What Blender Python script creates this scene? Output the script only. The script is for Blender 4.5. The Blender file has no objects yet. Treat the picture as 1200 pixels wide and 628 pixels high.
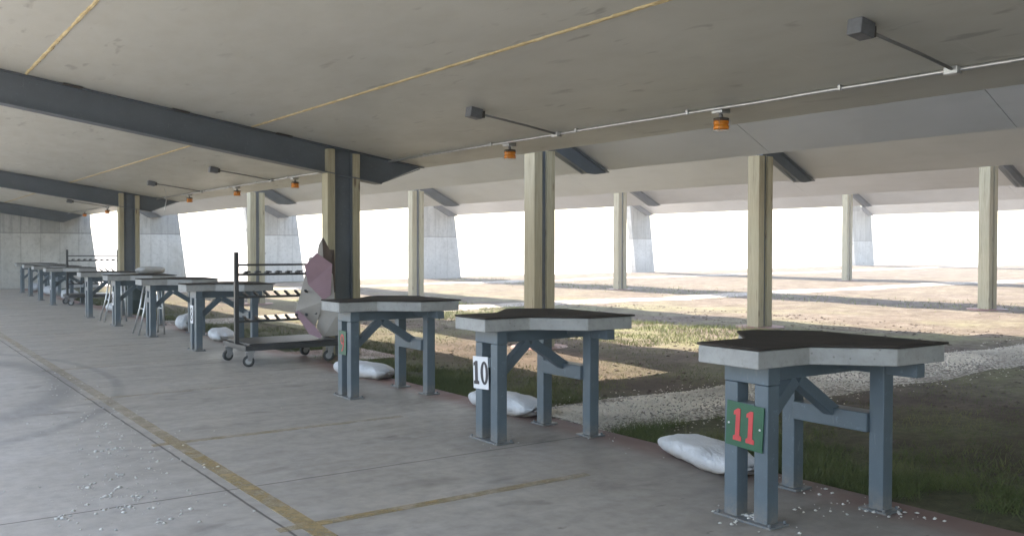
import bpy, bmesh, math, random
import numpy as np
from mathutils import Vector, Matrix, noise
R_ = math.radians
scn = bpy.context.scene
col = scn.collection
random.seed(7)

# ------------------------------------------------------------------ camera
YAW, PITCH, ROLL = 0.6176, 0.0216, 0.0016
fw = Vector((math.sin(YAW)*math.cos(PITCH), math.cos(YAW)*math.cos(PITCH), -math.sin(PITCH)))
rt = Vector((math.cos(YAW), -math.sin(YAW), 0)); up = rt.cross(fw)
c_, s_ = math.cos(ROLL), math.sin(ROLL)
rt2 = rt*c_+up*s_; up2 = up*c_-rt*s_
cd = bpy.data.cameras.new('camera'); cam = bpy.data.objects.new('camera', cd); col.objects.link(cam)
M4 = Matrix.Identity(4)
for i in range(3):
    M4[i][0] = rt2[i]; M4[i][1] = up2[i]; M4[i][2] = -fw[i]
M4[0][3], M4[1][3], M4[2][3] = 0.0156, -0.0052, 1.4261
cam.matrix_world = M4
cd.sensor_width = 36; cd.lens = 36*1077/1200; cd.clip_end = 9000; cd.clip_start = .05
scn.camera = cam
# ------------------------------------------------------------------ light
SUN_EL, SUN_AZ = R_(52), R_(0)      # azimuth measured from +y towards +x
w = bpy.data.worlds.new('World'); scn.world = w; w.use_nodes = True
nt = w.node_tree; nt.nodes.clear()
sky = nt.nodes.new('ShaderNodeTexSky'); sky.sky_type = 'NISHITA'; sky.sun_disc = False
sky.sun_elevation = SUN_EL; sky.sun_rotation = SUN_AZ; sky.air_density = 1.0; sky.dust_density = 1.5; sky.ozone_density = 1.0
bgn = nt.nodes.new('ShaderNodeBackground'); bgn.inputs[1].default_value = .15
wo = nt.nodes.new('ShaderNodeOutputWorld')
nt.links.new(sky.outputs[0], bgn.inputs[0]); nt.links.new(bgn.outputs[0], wo.inputs[0])
sl = bpy.data.lights.new('sun', 'SUN'); sl.energy = 2.9; sl.angle = R_(.6); sl.color = (1, .93, .84)
so = bpy.data.objects.new('sun', sl); col.objects.link(so)
sd = Vector((math.sin(SUN_AZ)*math.cos(SUN_EL), math.cos(SUN_AZ)*math.cos(SUN_EL), math.sin(SUN_EL)))
so.rotation_euler = sd.to_track_quat('Z', 'Y').to_euler(); so.location = (0, -20, 30)
scn.view_settings.view_transform = 'Standard'; scn.view_settings.look = 'None'
scn.view_settings.exposure = 2.52; scn.view_settings.gamma = 1
scn.view_settings.use_curve_mapping = False
scn.view_settings.use_white_balance = True; scn.view_settings.white_balance_temperature = 7350; scn.view_settings.white_balance_tint = 10
scn.cycles.max_bounces = 8; scn.cycles.diffuse_bounces = 5

# ------------------------------------------------------------------ materials
class NM:
    def __init__(s, name, rough=.7, metal=0, spec=.5):
        s.m = bpy.data.materials.new(name); s.m.use_nodes = True; s.t = s.m.node_tree
        s.b = s.t.nodes['Principled BSDF']; s.b.inputs['Roughness'].default_value = rough
        s.b.inputs['Metallic'].default_value = metal
        s.b.inputs['Specular IOR Level'].default_value = spec
        s.geo = s.t.nodes.new('ShaderNodeNewGeometry'); s.P = s.geo.outputs['Position']
        s.oc = s.t.nodes.new('ShaderNodeTexCoord').outputs['Object']
    def n(s, k, **kw):
        x = s.t.nodes.new(k)
        for a, v in kw.items(): setattr(x, a, v)
        return x
    def L(s, a, b): s.t.links.new(a, b)
    def mapv(s, vec, sc=(1,1,1), rot=(0,0,0)):
        m = s.n('ShaderNodeMapping'); s.L(vec, m.inputs[0]); m.inputs['Scale'].default_value = sc; m.inputs['Rotation'].default_value = rot
        return m.outputs[0]
    def noise(s, vec, scale, detail=4, rough=.55, dist=0):
        x = s.n('ShaderNodeTexNoise'); s.L(vec, x.inputs['Vector']); x.inputs['Scale'].default_value = scale
        x.inputs['Detail'].default_value = detail; x.inputs['Roughness'].default_value = rough; x.inputs['Distortion'].default_value = dist
        return x.outputs['Fac']
    def vor(s, vec, scale, out='Distance', feature='F1'):
        x = s.n('ShaderNodeTexVoronoi'); x.feature = feature; s.L(vec, x.inputs['Vector']); x.inputs['Scale'].default_value = scale
        return x.outputs[out]
    def ramp(s, f, stops, interp='LINEAR'):
        r = s.n('ShaderNodeValToRGB'); r.color_ramp.interpolation = interp
        e = r.color_ramp.elements
        while len(e) < len(stops): e.new(.5)
        for q, (p, c) in zip(e, stops):
            q.position = p
            q.color = (*c, 1) if isinstance(c, tuple) else (c, c, c, 1)
        s.L(f, r.inputs[0]); return r.outputs[0]
    def mix(s, f, a, b, mode='MIX'):
        x = s.n('ShaderNodeMix'); x.data_type = 'RGBA'; x.blend_type = mode
        for sock, v in ((x.inputs[0], f), (x.inputs[6], a), (x.inputs[7], b)):
            if isinstance(v, (int, float)): sock.default_value = v if sock is x.inputs[0] else (v, v, v, 1)
            elif isinstance(v, tuple): sock.default_value = (*v, 1)
            else: s.L(v, sock)
        return x.outputs[2]
    def math(s, op, a, b=0., clamp=False, c=None):
        x = s.n('ShaderNodeMath'); x.operation = op; x.use_clamp = clamp
        for i, v in enumerate((a, b) if c is None else (a, b, c)):
            if isinstance(v, (int, float)): x.inputs[i].default_value = v
            else: s.L(v, x.inputs[i])
        return x.outputs[0]
    def sep(s, vec):
        x = s.n('ShaderNodeSeparateXYZ'); s.L(vec, x.inputs[0]); return x.outputs
    def sstep(s, v, a, b):
        x = s.n('ShaderNodeMapRange'); x.interpolation_type = 'SMOOTHSTEP'; s.L(v, x.inputs[0])
        x.inputs[1].default_value = a; x.inputs[2].default_value = b; return x.outputs[0]
    def color(s, c):
        if isinstance(c, tuple): s.b.inputs['Base Color'].default_value = (*c, 1)
        else: s.L(c, s.b.inputs['Base Color'])
        return s
    def bump(s, h, strength=.3, dist=.01):
        b = s.n('ShaderNodeBump'); b.inputs['Strength'].default_value = strength; b.inputs['Distance'].default_value = dist
        s.L(h, b.inputs['Height']); s.L(b.outputs[0], s.b.inputs['Normal']); return s

def simple(name, c, rough=.6, metal=0, var=.12, scale=6, bump=.1, spec=.5):
    k = NM(name, rough, metal, spec)
    f = k.noise(k.oc, scale, 5, .6)
    lo = tuple(x*(1-var) for x in c); hi = tuple(min(1, x*(1+var)) for x in c)
    k.color(k.ramp(f, [(.3, lo), (.7, hi)]))
    if bump: k.bump(k.noise(k.oc, scale*8, 3), bump, .004)
    return k.m

# slab
k = NM('slab_concrete', .62, spec=.35)
x, y, z = k.sep(k.P)
streak = k.noise(k.mapv(k.P, (.55, 2.6, 1)), 1.1, 5, .6)
fine = k.noise(k.P, 9, 6, .65)
blot = k.noise(k.P, .8, 4, .6, .6)
c = k.ramp(streak, [(.3, (.345, .315, .278)), (.55, (.41, .38, .342)), (.75, (.46, .432, .398))])
c = k.mix(k.ramp(fine, [(.25, .55), (.6, 0.)]), c, (.19, .178, .165))
spots = k.ramp(k.noise(k.mapv(k.P, (.9, 1.6, 1)), 1.9, 3, .5, .4), [(.6, 0.), (.76, .6)])
c = k.mix(spots, c, (.105, .093, .085))
# cooler, paler tone left of the joint: open side light put into colour
side_light = k.math('MULTIPLY', k.math('SUBTRACT', 1, k.sstep(x, .9, 2.3)), .12)
c = k.mix(side_light, c, (.4, .4, .395))
# red brown soil stain along the edge
red = k.math('MULTIPLY', k.sstep(x, 4.3, 4.66), k.ramp(blot, [(.25, .55), (.55, 1.)]))
c = k.mix(k.math('MULTIPLY', red, .85), c, (.2, .085, .07))
pit = k.ramp(k.noise(k.mapv(k.P, (1, 1.5, 1)), 7, 3, .6), [(.68, 0.), (.76, .6)])
c = k.mix(k.math('MULTIPLY', pit, k.sstep(x, 1.9, 3.2)), c, (.09, .08, .072))
near_dark = k.math('MULTIPLY', k.sstep(x, 3.0, 4.2), k.math('SUBTRACT', 1, k.sstep(y, 5., 8.)))  # floor darker around the nearest benches
c = k.mix(k.math('MULTIPLY', near_dark, .4), c, (.11, .09, .08))
# circular scuff
dx = k.math('SUBTRACT', x, .2); dy = k.math('SUBTRACT', y, 11.1)
rr = k.math('SQRT', k.math('ADD', k.math('MULTIPLY', dx, k.math('MULTIPLY', dx, 3.2)), k.math('MULTIPLY', dy, dy)))
ring = k.math('MULTIPLY', k.sstep(rr, 2.4, 2.75), k.math('SUBTRACT', 1, k.sstep(rr, 2.85, 3.25)))
ring = k.math('MULTIPLY', ring, k.ramp(fine, [(.3, .4), (.6, 1.)]))
ring2 = k.math('MULTIPLY', k.sstep(rr, 3.55, 3.65), k.math('SUBTRACT', 1, k.sstep(rr, 3.7, 3.85)))
c = k.mix(k.math('MULTIPLY', k.math('MAXIMUM', ring, k.math('MULTIPLY', ring2, .6)), .6), c, (.15, .15, .15))
path = k.math('MULTIPLY', k.math('MULTIPLY', k.sstep(x, -.6, .6), k.math('SUBTRACT', 1, k.sstep(x, 1.2, 1.75))), k.ramp(k.noise(k.mapv(k.P, (2.2, .6, 1)), 2.5, 6, .7), [(.45, 0.), (.65, .5)]))
c = k.mix(k.math('MULTIPLY', path, .6), c, (.5, .48, .45))
def crack(c, coord, pos, wd=.012, s=1.):
    d = k.math('ABSOLUTE', k.math('SUBTRACT', k.math('ADD', coord, k.math('MULTIPLY', k.noise(k.P, 3, 3), .02)), pos+.01))
    return k.mix(k.math('MULTIPLY', k.math('SUBTRACT', 1, k.sstep(d, wd*.4, wd)), s), c, (.045, .04, .036))
c = crack(c, x, 1.765, .011, .8)
c = crack(c, x, -3.4)
for yy in (-12.9, -6.8, -.7, 5.35, 11.4, 17.5, 23.6, 29.7): c = crack(c, y, yy, .010, .8)
k.color(c); k.bump(k.math('ADD', fine, k.math('MULTIPLY', streak, .7)), .25, .006)
k.L(k.ramp(blot, [(.3, .45), (.7, .8)]), k.b.inputs['Roughness'])
M_slab = k.m

# painted line, worn
k = NM('worn_yellow_paint', .6)
k.color(k.ramp(k.noise(k.P, 5, 4), [(.3, (.4, .29, .13)), (.7, (.48, .37, .2))]))
wear = k.ramp(k.noise(k.P, 6, 8, .75), [(.36, .1), (.6, .7)])
far = k.math('SUBTRACT', 1, k.math('MULTIPLY', k.sstep(k.sep(k.P)[0], 1.9, 3.7), .5))
far2 = k.math('SUBTRACT', 1, k.math('MULTIPLY', k.sstep(k.sep(k.P)[1], 4.8, 8.5), .72))
k.L(k.math('MULTIPLY', k.math('MULTIPLY', wear, far), far2), k.b.inputs['Alpha'])
M_line = k.m

# ground
def ground_mat():
    k = NM('range_ground', .95, spec=.2)
    x, y, z = k.sep(k.P)
    big = k.noise(k.P, .35, 4, .6, .4); mid = k.noise(k.P, 1.7, 6, .65, .3); fine = k.noise(k.P, 14, 6, .7)
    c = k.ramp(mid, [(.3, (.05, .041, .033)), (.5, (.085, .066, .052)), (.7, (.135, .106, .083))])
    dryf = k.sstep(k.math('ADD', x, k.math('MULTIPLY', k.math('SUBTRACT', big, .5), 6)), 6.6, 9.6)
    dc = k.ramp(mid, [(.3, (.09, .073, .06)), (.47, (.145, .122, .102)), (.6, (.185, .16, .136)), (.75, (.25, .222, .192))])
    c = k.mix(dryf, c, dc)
    clod = k.noise(k.mapv(k.P, (1, 1.8, 1)), 5, 6, .75)
    c = k.mix(k.ramp(clod, [(.36, .65), (.52, 0.)]), c, (.055, .042, .034))
    c = k.mix(k.ramp(fine, [(.3, .5), (.6, 0.)]), c, (.045, .035, .028))
    # grass tint; paler downrange, sunlight put into the colour
    g = k.math('MULTIPLY', k.ramp(big, [(.42, 0.), (.58, 1.)]), k.ramp(mid, [(.35, .2), (.6, .9)]))
    near = k.math('SUBTRACT', 1, k.sstep(x, 5.6, 6.8))
    g2 = k.math('MAXIMUM', k.math('MULTIPLY', near, k.ramp(mid, [(.3, .5), (.55, 1.)])), g)
    g2 = k.math('MULTIPLY', g2, k.math('SUBTRACT', 1, k.math('MULTIPLY', k.sstep(x, 12., 20.), .85)))
    c = k.mix(k.math('MULTIPLY', g2, .7), c, k.mix(k.sstep(x, 8., 10.), k.ramp(fine, [(.3, (.055, .065, .028)), (.7, (.14, .15, .07))]), k.ramp(fine, [(.3, (.12, .135, .055)), (.7, (.235, .26, .12))])))
    # pale caliche outside the side walls
    out = k.math('MAXIMUM', k.sstep(y, 36.2, 37.5), k.sstep(x, 66., 80.))
    c = k.mix(out, c, k.ramp(mid, [(.3, (.5, .46, .4)), (.7, (.62, .58, .52))]))
    k.color(c)
    k.bump(k.math('ADD', k.math('MULTIPLY', mid, 1.5), fine), .6, .05)
    return k.m
M_ground = ground_mat()

k = NM('gravel', .9, spec=.2)
v = k.vor(k.P, 28, 'Color'); d = k.vor(k.P, 28)
c = k.ramp(k.sep(v)[0], [(0., (.4, .36, .31)), (.5, (.55, .51, .45)), (1., (.7, .66, .6))])
c = k.mix(k.ramp(d, [(.35, 0.), (.8, .8)]), c, (.07, .055, .045))
c = k.mix(k.ramp(k.noise(k.P, 1.6, 5), [(.35, .4), (.6, 0.)]), c, (.1, .08, .06))
k.color(c); k.bump(k.math('SUBTRACT', 1, d), .8, .03); M_gravel = k.m
M_pebble = simple('pebble_stone', (.6, .55, .48), .85, var=.35, scale=.9, bump=0)
M_clod = simple('soil_clod', (.085, .066, .053), .95, var=.3, scale=2, bump=0)
M_crumb = simple('pale_mortar_crumb', (.56, .54, .5), .9, var=.2, scale=3, bump=0)

# cast concrete (walls)
k = NM('formed_concrete', .8, spec=.25)
x, y, z = k.sep(k.P)
a = k.noise(k.mapv(k.P, (.5, .5, .35)), 2.2, 6, .65, .5); b = k.noise(k.P, 8, 6, .7)
c = k.ramp(a, [(.28, (.42, .42, .4)), (.5, (.55, .55, .53)), (.72, (.64, .64, .62))])
cell = k.n('ShaderNodeTexWhiteNoise'); cell.noise_dimensions = '2D'
cm = k.n('ShaderNodeCombineXYZ'); k.L(k.math('FLOOR', k.math('DIVIDE', k.math('ADD', x, .35), .62)), cm.inputs[0]); k.L(k.math('FLOOR', k.math('DIVIDE', z, 1.93)), cm.inputs[1])
k.L(cm.outputs[0], cell.inputs[0])
upper = k.sstep(z, 1.9, 1.95)
c = k.mix(k.math('MULTIPLY', k.math('MULTIPLY', cell.outputs[0], upper), .6), c, (.2, .2, .19))
c = k.mix(k.math('MULTIPLY', upper, .2), c, (.25, .25, .24))
c = k.mix(k.ramp(b, [(.3, .35), (.5, 0.)]), c, (.16, .155, .15))
strk = k.noise(k.mapv(k.P, (3.2, 1, .28)), 2., 5, .7, .4)
c = k.mix(k.math('MULTIPLY', k.ramp(strk, [(.48, 0.), (.7, .65)]), k.math('ADD', k.math('MULTIPLY', upper, .7), .3)), c, (.22, .22, .21))
hl = k.vor(k.mapv(k.P, (1.6, 1, 1.05)), 1.)
c = k.mix(k.ramp(hl, [(.035, .8), (.06, 0.)]), c, (.12, .12, .12))
vs = k.math('ABSOLUTE', k.math('SUBTRACT', k.math('FRACT', k.math('DIVIDE', k.math('ADD', x, .35), .62)), .5))
hs = k.math('ABSOLUTE', k.math('SUBTRACT', z, 1.93))
seam = k.math('MAXIMUM', k.sstep(vs, .48, .5), k.math('SUBTRACT', 1, k.sstep(hs, .008, .03)))
c = k.mix(k.math('MULTIPLY', seam, .5), c, (.12, .12, .115))
# soil splash at the foot
foot = k.math('MULTIPLY', k.math('SUBTRACT', 1, k.sstep(z, .1, .9)), k.ramp(a, [(.4, .2), (.7, .8)]))
c = k.mix(k.math('MULTIPLY', foot, .55), c, (.24, .19, .15))
k.color(c); k.bump(k.math('SUBTRACT', b, seam), .35, .01); M_wall = k.m

# roof underside: painted steel / plywood deck with smudges
k = NM('roof_deck', .48, spec=.5)
x, y, z = k.sep(k.P)
a = k.noise(k.P, .5, 4, .6, .5); st = k.noise(k.mapv(k.P, (2.2, .8, 1)), 1.6, 5, .65)
c = k.ramp(a, [(.3, (.47, .477, .437)), (.7, (.53, .537, .5))])
c = k.mix(k.ramp(st, [(.45, 0.), (.75, .3)]), c, (.42, .405, .35))
sm = k.math('MULTIPLY', k.ramp(k.noise(k.mapv(k.P, (9, 2.2, 1), (0, 0, .5)), 1.1, 2, .5, .3), [(.64, 0.), (.73, .5)]), k.ramp(k.noise(k.P, .9, 2), [(.4, 0.), (.55, 1.)]))
c = k.mix(sm, c, (.2, .195, .185))
sc = k.ramp(k.noise(k.mapv(k.P, (1.3, 14, 1), (0, 0, -.6)), 1.2, 3, .6, .6), [(.68, 0.), (.74, .3)])
c = k.mix(sc, c, (.58, .57, .55))
k.color(c); k.bump(k.noise(k.P, 1.1, 3), .12, .03)
k.L(k.ramp(st, [(.3, .38), (.7, .56)]), k.b.inputs['Roughness'])
M_roof = k.m
k = NM('seam_foam', .9)
k.color(k.ramp(k.noise(k.mapv(k.P, (6, 1, 1)), 6, 6, .7), [(.3, (.26, .2, .12)), (.47, (.5, .4, .22)), (.7, (.62, .54, .34))]))
k.bump(k.noise(k.P, 30, 4), .8, .02); M_foam = k.m
k = NM('baffle_panel', .55, spec=.4)
a = k.noise(k.P, .6, 5, .6, .4); b = k.noise(k.mapv(k.P, (3, .6, 3)), 2, 4)
c = k.ramp(a, [(.3, (.4, .405, .41)), (.7, (.46, .465, .475))])
c = k.mix(k.ramp(b, [(.5, 0.), (.8, .25)]), c, (.3, .3, .3))
k.color(c); k.bump(b, .1, .01); M_baffle = k.m

def paintsteel(name, c, rough=.5):
    k = NM(name, rough, 0, .4)
    a = k.noise(k.oc, 3, 5, .6); b = k.noise(k.oc, 24, 5, .7)
    cc = k.ramp(a, [(.3, tuple(v*.85 for v in c)), (.7, tuple(v*1.12 for v in c))])
    cc = k.mix(k.ramp(b, [(.62, 0.), (.7, .7)]), cc, tuple(v*1.6 for v in c))
    sc = k.noise(k.mapv(k.P, (9, 9, 2.2)), 2.4, 6, .75, .6)
    cc = k.mix(k.ramp(sc, [(.62, 0.), (.68, .7)]), cc, tuple(v*.6+.12 for v in c))
    cc = k.mix(k.ramp(k.noise(k.P, 13, 4, .7), [(.7, 0.), (.75, .75)]), cc, (.11, .06, .035))
    z = k.sep(k.P)[2]
    dirt = k.math('MULTIPLY', k.math('SUBTRACT', 1, k.sstep(z, .0, .16)), k.ramp(b, [(.35, .1), (.6, .8)]))
    cc = k.mix(dirt, cc, (.2, .18, .16))
    k.color(cc); k.bump(b, .12, .004); return k.m
M_bsteel = paintsteel('bench_steel_paint', (.095, .127, .152), .4)
M_dsteel = paintsteel('beam_steel_paint', (.105, .12, .138), .45)
M_black = simple('cart_black_paint', (.035, .035, .037), .45, var=.3)
M_galv = simple('galvanised_steel', (.5, .51, .52), .38, .8, var=.15, scale=20)
M_lampcap = simple('dark_lamp_base', (.05, .045, .04), .5)
M_box = simple('socket_box_grey', (.16, .17, .19), .5, .3, var=.2, scale=14)
M_cable = simple('dark_conduit', (.2, .2, .2), .5, .2)
M_rubber = simple('black_tyre_rubber', (.035, .035, .035), .75)
M_rim = simple('grey_caster_rim', (.3, .3, .31), .4, .5)

# timber
k = NM('treated_timber', .8, spec=.25)
g = k.noise(k.mapv(k.oc, (14, 14, .7)), 2.2, 6, .6, 1.2); g2 = k.noise(k.oc, .9, 3)
c = k.ramp(g, [(.25, (.27, .24, .165)), (.5, (.4, .365, .26)), (.75, (.52, .48, .36))])
c = k.mix(k.ramp(g2, [(.35, .35), (.6, 0.)]), c, (.34, .35, .25))
kn = k.vor(k.mapv(k.oc, (5.5, 5.5, 1.4)), 1.)
c = k.mix(k.ramp(kn, [(.06, .85), (.13, 0.)]), c, (.09, .055, .035))
oi = k.n('ShaderNodeObjectInfo').outputs['Random']
c = k.mix(k.math('MULTIPLY', oi, .35), c, (.34, .26, .17))
ck = k.ramp(k.noise(k.mapv(k.oc, (26, 26, .5)), 2.5, 2, .5), [(.68, 0.), (.72, .7)])
c = k.mix(ck, c, (.1, .075, .05))
k.color(c); k.bump(g, .35, .006); M_timber = k.m
M_plank = M_timber

# bench slab
k = NM('bench_concrete', .75, spec=.3)
oi = k.n('ShaderNodeObjectInfo').outputs['Random']
pv = k.n('ShaderNodeVectorMath'); pv.operation = 'ADD'; k.L(k.P, pv.inputs[0]); pv.inputs[1].default_value = (0, 0, 0)
a = k.noise(pv.outputs[0], 3.5, 6, .65, .4); b = k.noise(k.P, 26, 5, .7)
c = k.ramp(a, [(.3, (.27, .272, .268)), (.7, (.38, .382, .378))])
c = k.mix(k.ramp(b, [(.3, .5), (.5, 0.)]), c, (.22, .215, .2))
c = k.mix(k.ramp(k.vor(k.P, 18), [(.05, .7), (.12, 0.)]), c, (.14, .13, .12))
k.color(c); k.bump(b, .4, .006); M_bench = k.m
k = NM('rubber_mat', .85, spec=.15)
a = k.noise(k.P, 5, 5, .7); b = k.noise(k.P, 60, 4)
k.color(k.ramp(a, [(.3, (.03, .025, .022)), (.7, (.055, .046, .04))])); k.bump(b, .5, .004); M_mat = k.m
# sand bag
k = NM('woven_white_sack', .55, spec=.4)
a = k.noise(k.oc, 5, 5, .6, .5)
c = k.ramp(a, [(.3, (.5, .52, .55)), (.7, (.68, .7, .74))])
x, y, z = k.sep(k.oc)
pr = k.math('MULTIPLY', k.ramp(k.vor(k.mapv(k.oc, (26, 26, 26)), 1.), [(.25, 1.), (.5, 0.)]), k.math('MULTIPLY', k.sstep(z, .17, .2), k.ramp(k.noise(k.oc, 7, 2), [(.45, 0.), (.55, .5)])))
c = k.mix(pr, c, (.25, .28, .36))
mud = k.math('MULTIPLY', k.math('SUBTRACT', 1, k.sstep(z, .0, .11)), k.ramp(a, [(.3, .2), (.55, .9)]))
c = k.mix(mud, c, (.3, .25, .2))
k.color(c)
k.bump(k.math('ADD', k.noise(k.mapv(k.oc, (2.5, 8, 6)), 2.8, 5, .65, 1.5), k.math('MULTIPLY', k.noise(k.oc, 130, 2), .12)), .9, .03)
M_bag = k.m
M_pink = simple('pink_board', (.37, .24, .29), .7, var=.12, scale=4)
M_tan = simple('pale_grey_board', (.42, .39, .365), .75, var=.12, scale=5)
M_brownb = simple('dark_stained_board', (.1, .07, .055), .8, var=.3)
M_bin = simple('dark_green_plastic', (.022, .042, .036), .45, var=.25)
M_signg = simple('green_sign_paint', (.012, .085, .045), .45, var=.2)
M_signw = simple('white_sign_paint', (.66, .67, .7), .5, var=.05)
M_red = simple('red_number_paint', (.5, .045, .05), .5, var=.15)
M_blk = simple('black_number_paint', (.02, .02, .03), .5)
M_white = simple('white_sign_screw', (.6, .6, .6), .4)
k = NM('amber_lens', .18, spec=.6); k.color((.95, .33, .03)); k.b.inputs['Transmission Weight'].default_value = .5; k.b.inputs['IOR'].default_value = 1.45; M_amber = k.m
k = NM('grass_blade', .7, spec=.2)
rn = k.noise(k.P, 1.3, 4, .6); r2 = k.noise(k.P, 40, 2)
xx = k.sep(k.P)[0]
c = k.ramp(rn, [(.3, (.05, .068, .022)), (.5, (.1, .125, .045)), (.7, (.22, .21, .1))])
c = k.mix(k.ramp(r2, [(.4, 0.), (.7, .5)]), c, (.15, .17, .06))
k.color(k.mix(k.math('MULTIPLY', k.sstep(xx, 8.5, 10.5), .6), c, (.25, .285, .12)))  # blades turn paler downrange: sun on them put into the colour
k.b.inputs['Subsurface Weight'].default_value = 0
M_grass = k.m

# ------------------------------------------------------------------ helpers
def tag(o, label=None, cat=None, group=None, kind=None):
    if label: o['label'] = label
    if cat: o['category'] = cat
    if group: o['group'] = group
    if kind: o['kind'] = kind
    return o
def empty(name, loc=(0, 0, 0), rz=0):
    o = bpy.data.objects.new(name, None); o.empty_display_size = .1
    o.location = loc; o.rotation_euler.z = rz; col.objects.link(o); return o
class MB:
    def __init__(s): s.bm = bmesh.new()
    def box(s, x0, x1, y0, y1, z0, z1, mat=None):
        r = bmesh.ops.create_cube(s.bm, size=1)['verts']
        for v in r:
            v.co = Vector(((x0+x1)/2+v.co.x*(x1-x0), (y0+y1)/2+v.co.y*(y1-y0), (z0+z1)/2+v.co.z*(z1-z0)))
            if mat: v.co = mat @ v.co
        return s
    def bar(s, a, b, w, h, upv=(0, 0, 1)):
        a, b = Vector(a), Vector(b); d = (b-a); L = d.length; d.normalize()
        u = Vector(upv); sx = d.cross(u)
        if sx.length < 1e-4: sx = d.cross(Vector((1, 0, 0)))
        sx.normalize(); u = sx.cross(d)
        for v in bmesh.ops.create_cube(s.bm, size=1)['verts']:
            p = v.co.copy(); v.co = a + d*(p.x+.5)*L + sx*p.y*w + u*p.z*h
        return s
    def tube(s, pts, r, n=10, caps=True):
        pts = [Vector(p) for p in pts]; rings = []
        for i, p in enumerate(pts):
            d = (pts[min(i+1, len(pts)-1)]-pts[max(i-1, 0)]).normalized()
            a = d.cross(Vector((0, 0, 1)))
            if a.length < 1e-3: a = d.cross(Vector((1, 0, 0)))
            a.normalize(); b = d.cross(a)
            rr = r[i] if isinstance(r, (list, tuple)) else r
            rings.append([s.bm.verts.new(p+(a*math.cos(t)+b*math.sin(t))*rr) for t in [2*math.pi*q/n for q in range(n)]])
        for A, B in zip(rings, rings[1:]):
            for q in range(n): s.bm.faces.new((A[q], A[(q+1) % n], B[(q+1) % n], B[q])).smooth = True
        if caps: s.bm.faces.new(rings[0][::-1]); s.bm.faces.new(rings[-1])
        return s
    def prism(s, poly, a, b, f):
        """poly: 2-D points; f(u,v,w) -> 3-D; extruded w from a to b"""
        A = [s.bm.verts.new(f(u, v, a)) for u, v in poly]; B = [s.bm.verts.new(f(u, v, b)) for u, v in poly]
        s.bm.faces.new(A[::-1]); s.bm.faces.new(B)
        n = len(poly)
        for i in range(n): s.bm.faces.new((A[i], A[(i+1) % n], B[(i+1) % n], B[i]))
        return s
    def build(s, name, m, parent=None, bevel=0, seg=2, loc=None):
        bmesh.ops.recalc_face_normals(s.bm, faces=s.bm.faces)
        me = bpy.data.meshes.new(name); s.bm.to_mesh(me); s.bm.free(); me.materials.append(m)
        o = bpy.data.objects.new(name, me); col.objects.link(o)
        if parent: o.parent = parent
        if loc: o.location = loc
        if bevel:
            b = o.modifiers.new('bevel', 'BEVEL'); b.width = bevel; b.segments = seg; b.limit_method = 'ANGLE'
        return o
def copy_tree(o, parent=None):
    c = o.copy(); col.objects.link(c); c.parent = parent
    for ch in list(o.children): copy_tree(ch, c)
    return c
def mesh_np(name, V, F, m, smooth=False, parent=None):
    me = bpy.data.meshes.new(name); V = np.asarray(V, 'f'); F = np.asarray(F, 'i'); k = F.shape[1]
    me.vertices.add(len(V)); me.vertices.foreach_set('co', V.ravel())
    me.loops.add(F.size); me.loops.foreach_set('vertex_index', F.ravel())
    me.polygons.add(len(F)); me.polygons.foreach_set('loop_start', np.arange(0, F.size, k, dtype='i'))
    me.polygons.foreach_set('loop_total', np.full(len(F), k, 'i'))
    if smooth: me.polygons.foreach_set('use_smooth', np.ones(len(F), bool))
    me.update(); me.validate(); me.materials.append(m)
    o = bpy.data.objects.new(name, me); col.objects.link(o); o.parent = parent; return o

# ------------------------------------------------------------------ ground
EDGE = 4.77
def ss(a, b, t):
    t = np.clip((t-a)/(b-a), 0, 1); return t*t*(3-2*t)
def gz(x, y):
    x = np.asarray(x, float); y = np.asarray(y, float)
    z = -.035 + .04*ss(6.2, 9, x) + .03*ss(9, 15, x) + .1*ss(15, 35, x)+.17*ss(35, 56, x)
    z = z + .025*np.sin(x*1.1+.6*np.sin(y*.7))*np.cos(y*.8+.4*x)*ss(5, 7, x) + .012*np.sin(x*3.1+y*1.7)*np.sin(y*2.6-x)*ss(5, 7, x)
    z = z - .25*(1-ss(4.3, 4.66, x))
    z = z - 2.2*ss(36.8, 60, y) - 1.5*ss(64, 90, x)
    return z
def axis(segs):
    out = [segs[0][0]]
    for a, b, st in segs: out += list(np.linspace(a, b, max(2, int(round((b-a)/st))+1))[1:])
    return np.array(out)
ax = axis([(-3000, -200, 700), (-200, -20, 45), (-20, 4.3, 8), (4.3, 16, .12), (16, 60, .5), (60, 120, 5), (120, 400, 70), (400, 4000, 900)])
ay = axis([(-3000, -200, 700), (-200, -10, 38), (-10, 0, 2.), (0, 16, .12), (16, 38, .4), (38, 80, 5), (80, 400, 80), (400, 4000, 900)])
X, Y = np.meshgrid(ax, ay, indexing='ij'); Z = gz(X, Y)
n1, n2 = X.shape; idx = np.arange(n1*n2).reshape(n1, n2)
F = np.stack([idx[:-1, :-1], idx[1:, :-1], idx[1:, 1:], idx[:-1, 1:]], -1).reshape(-1, 4)
tag(mesh_np('ground', np.stack([X, Y, Z], -1).reshape(-1, 3), F, M_ground, True), kind='structure')

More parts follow.
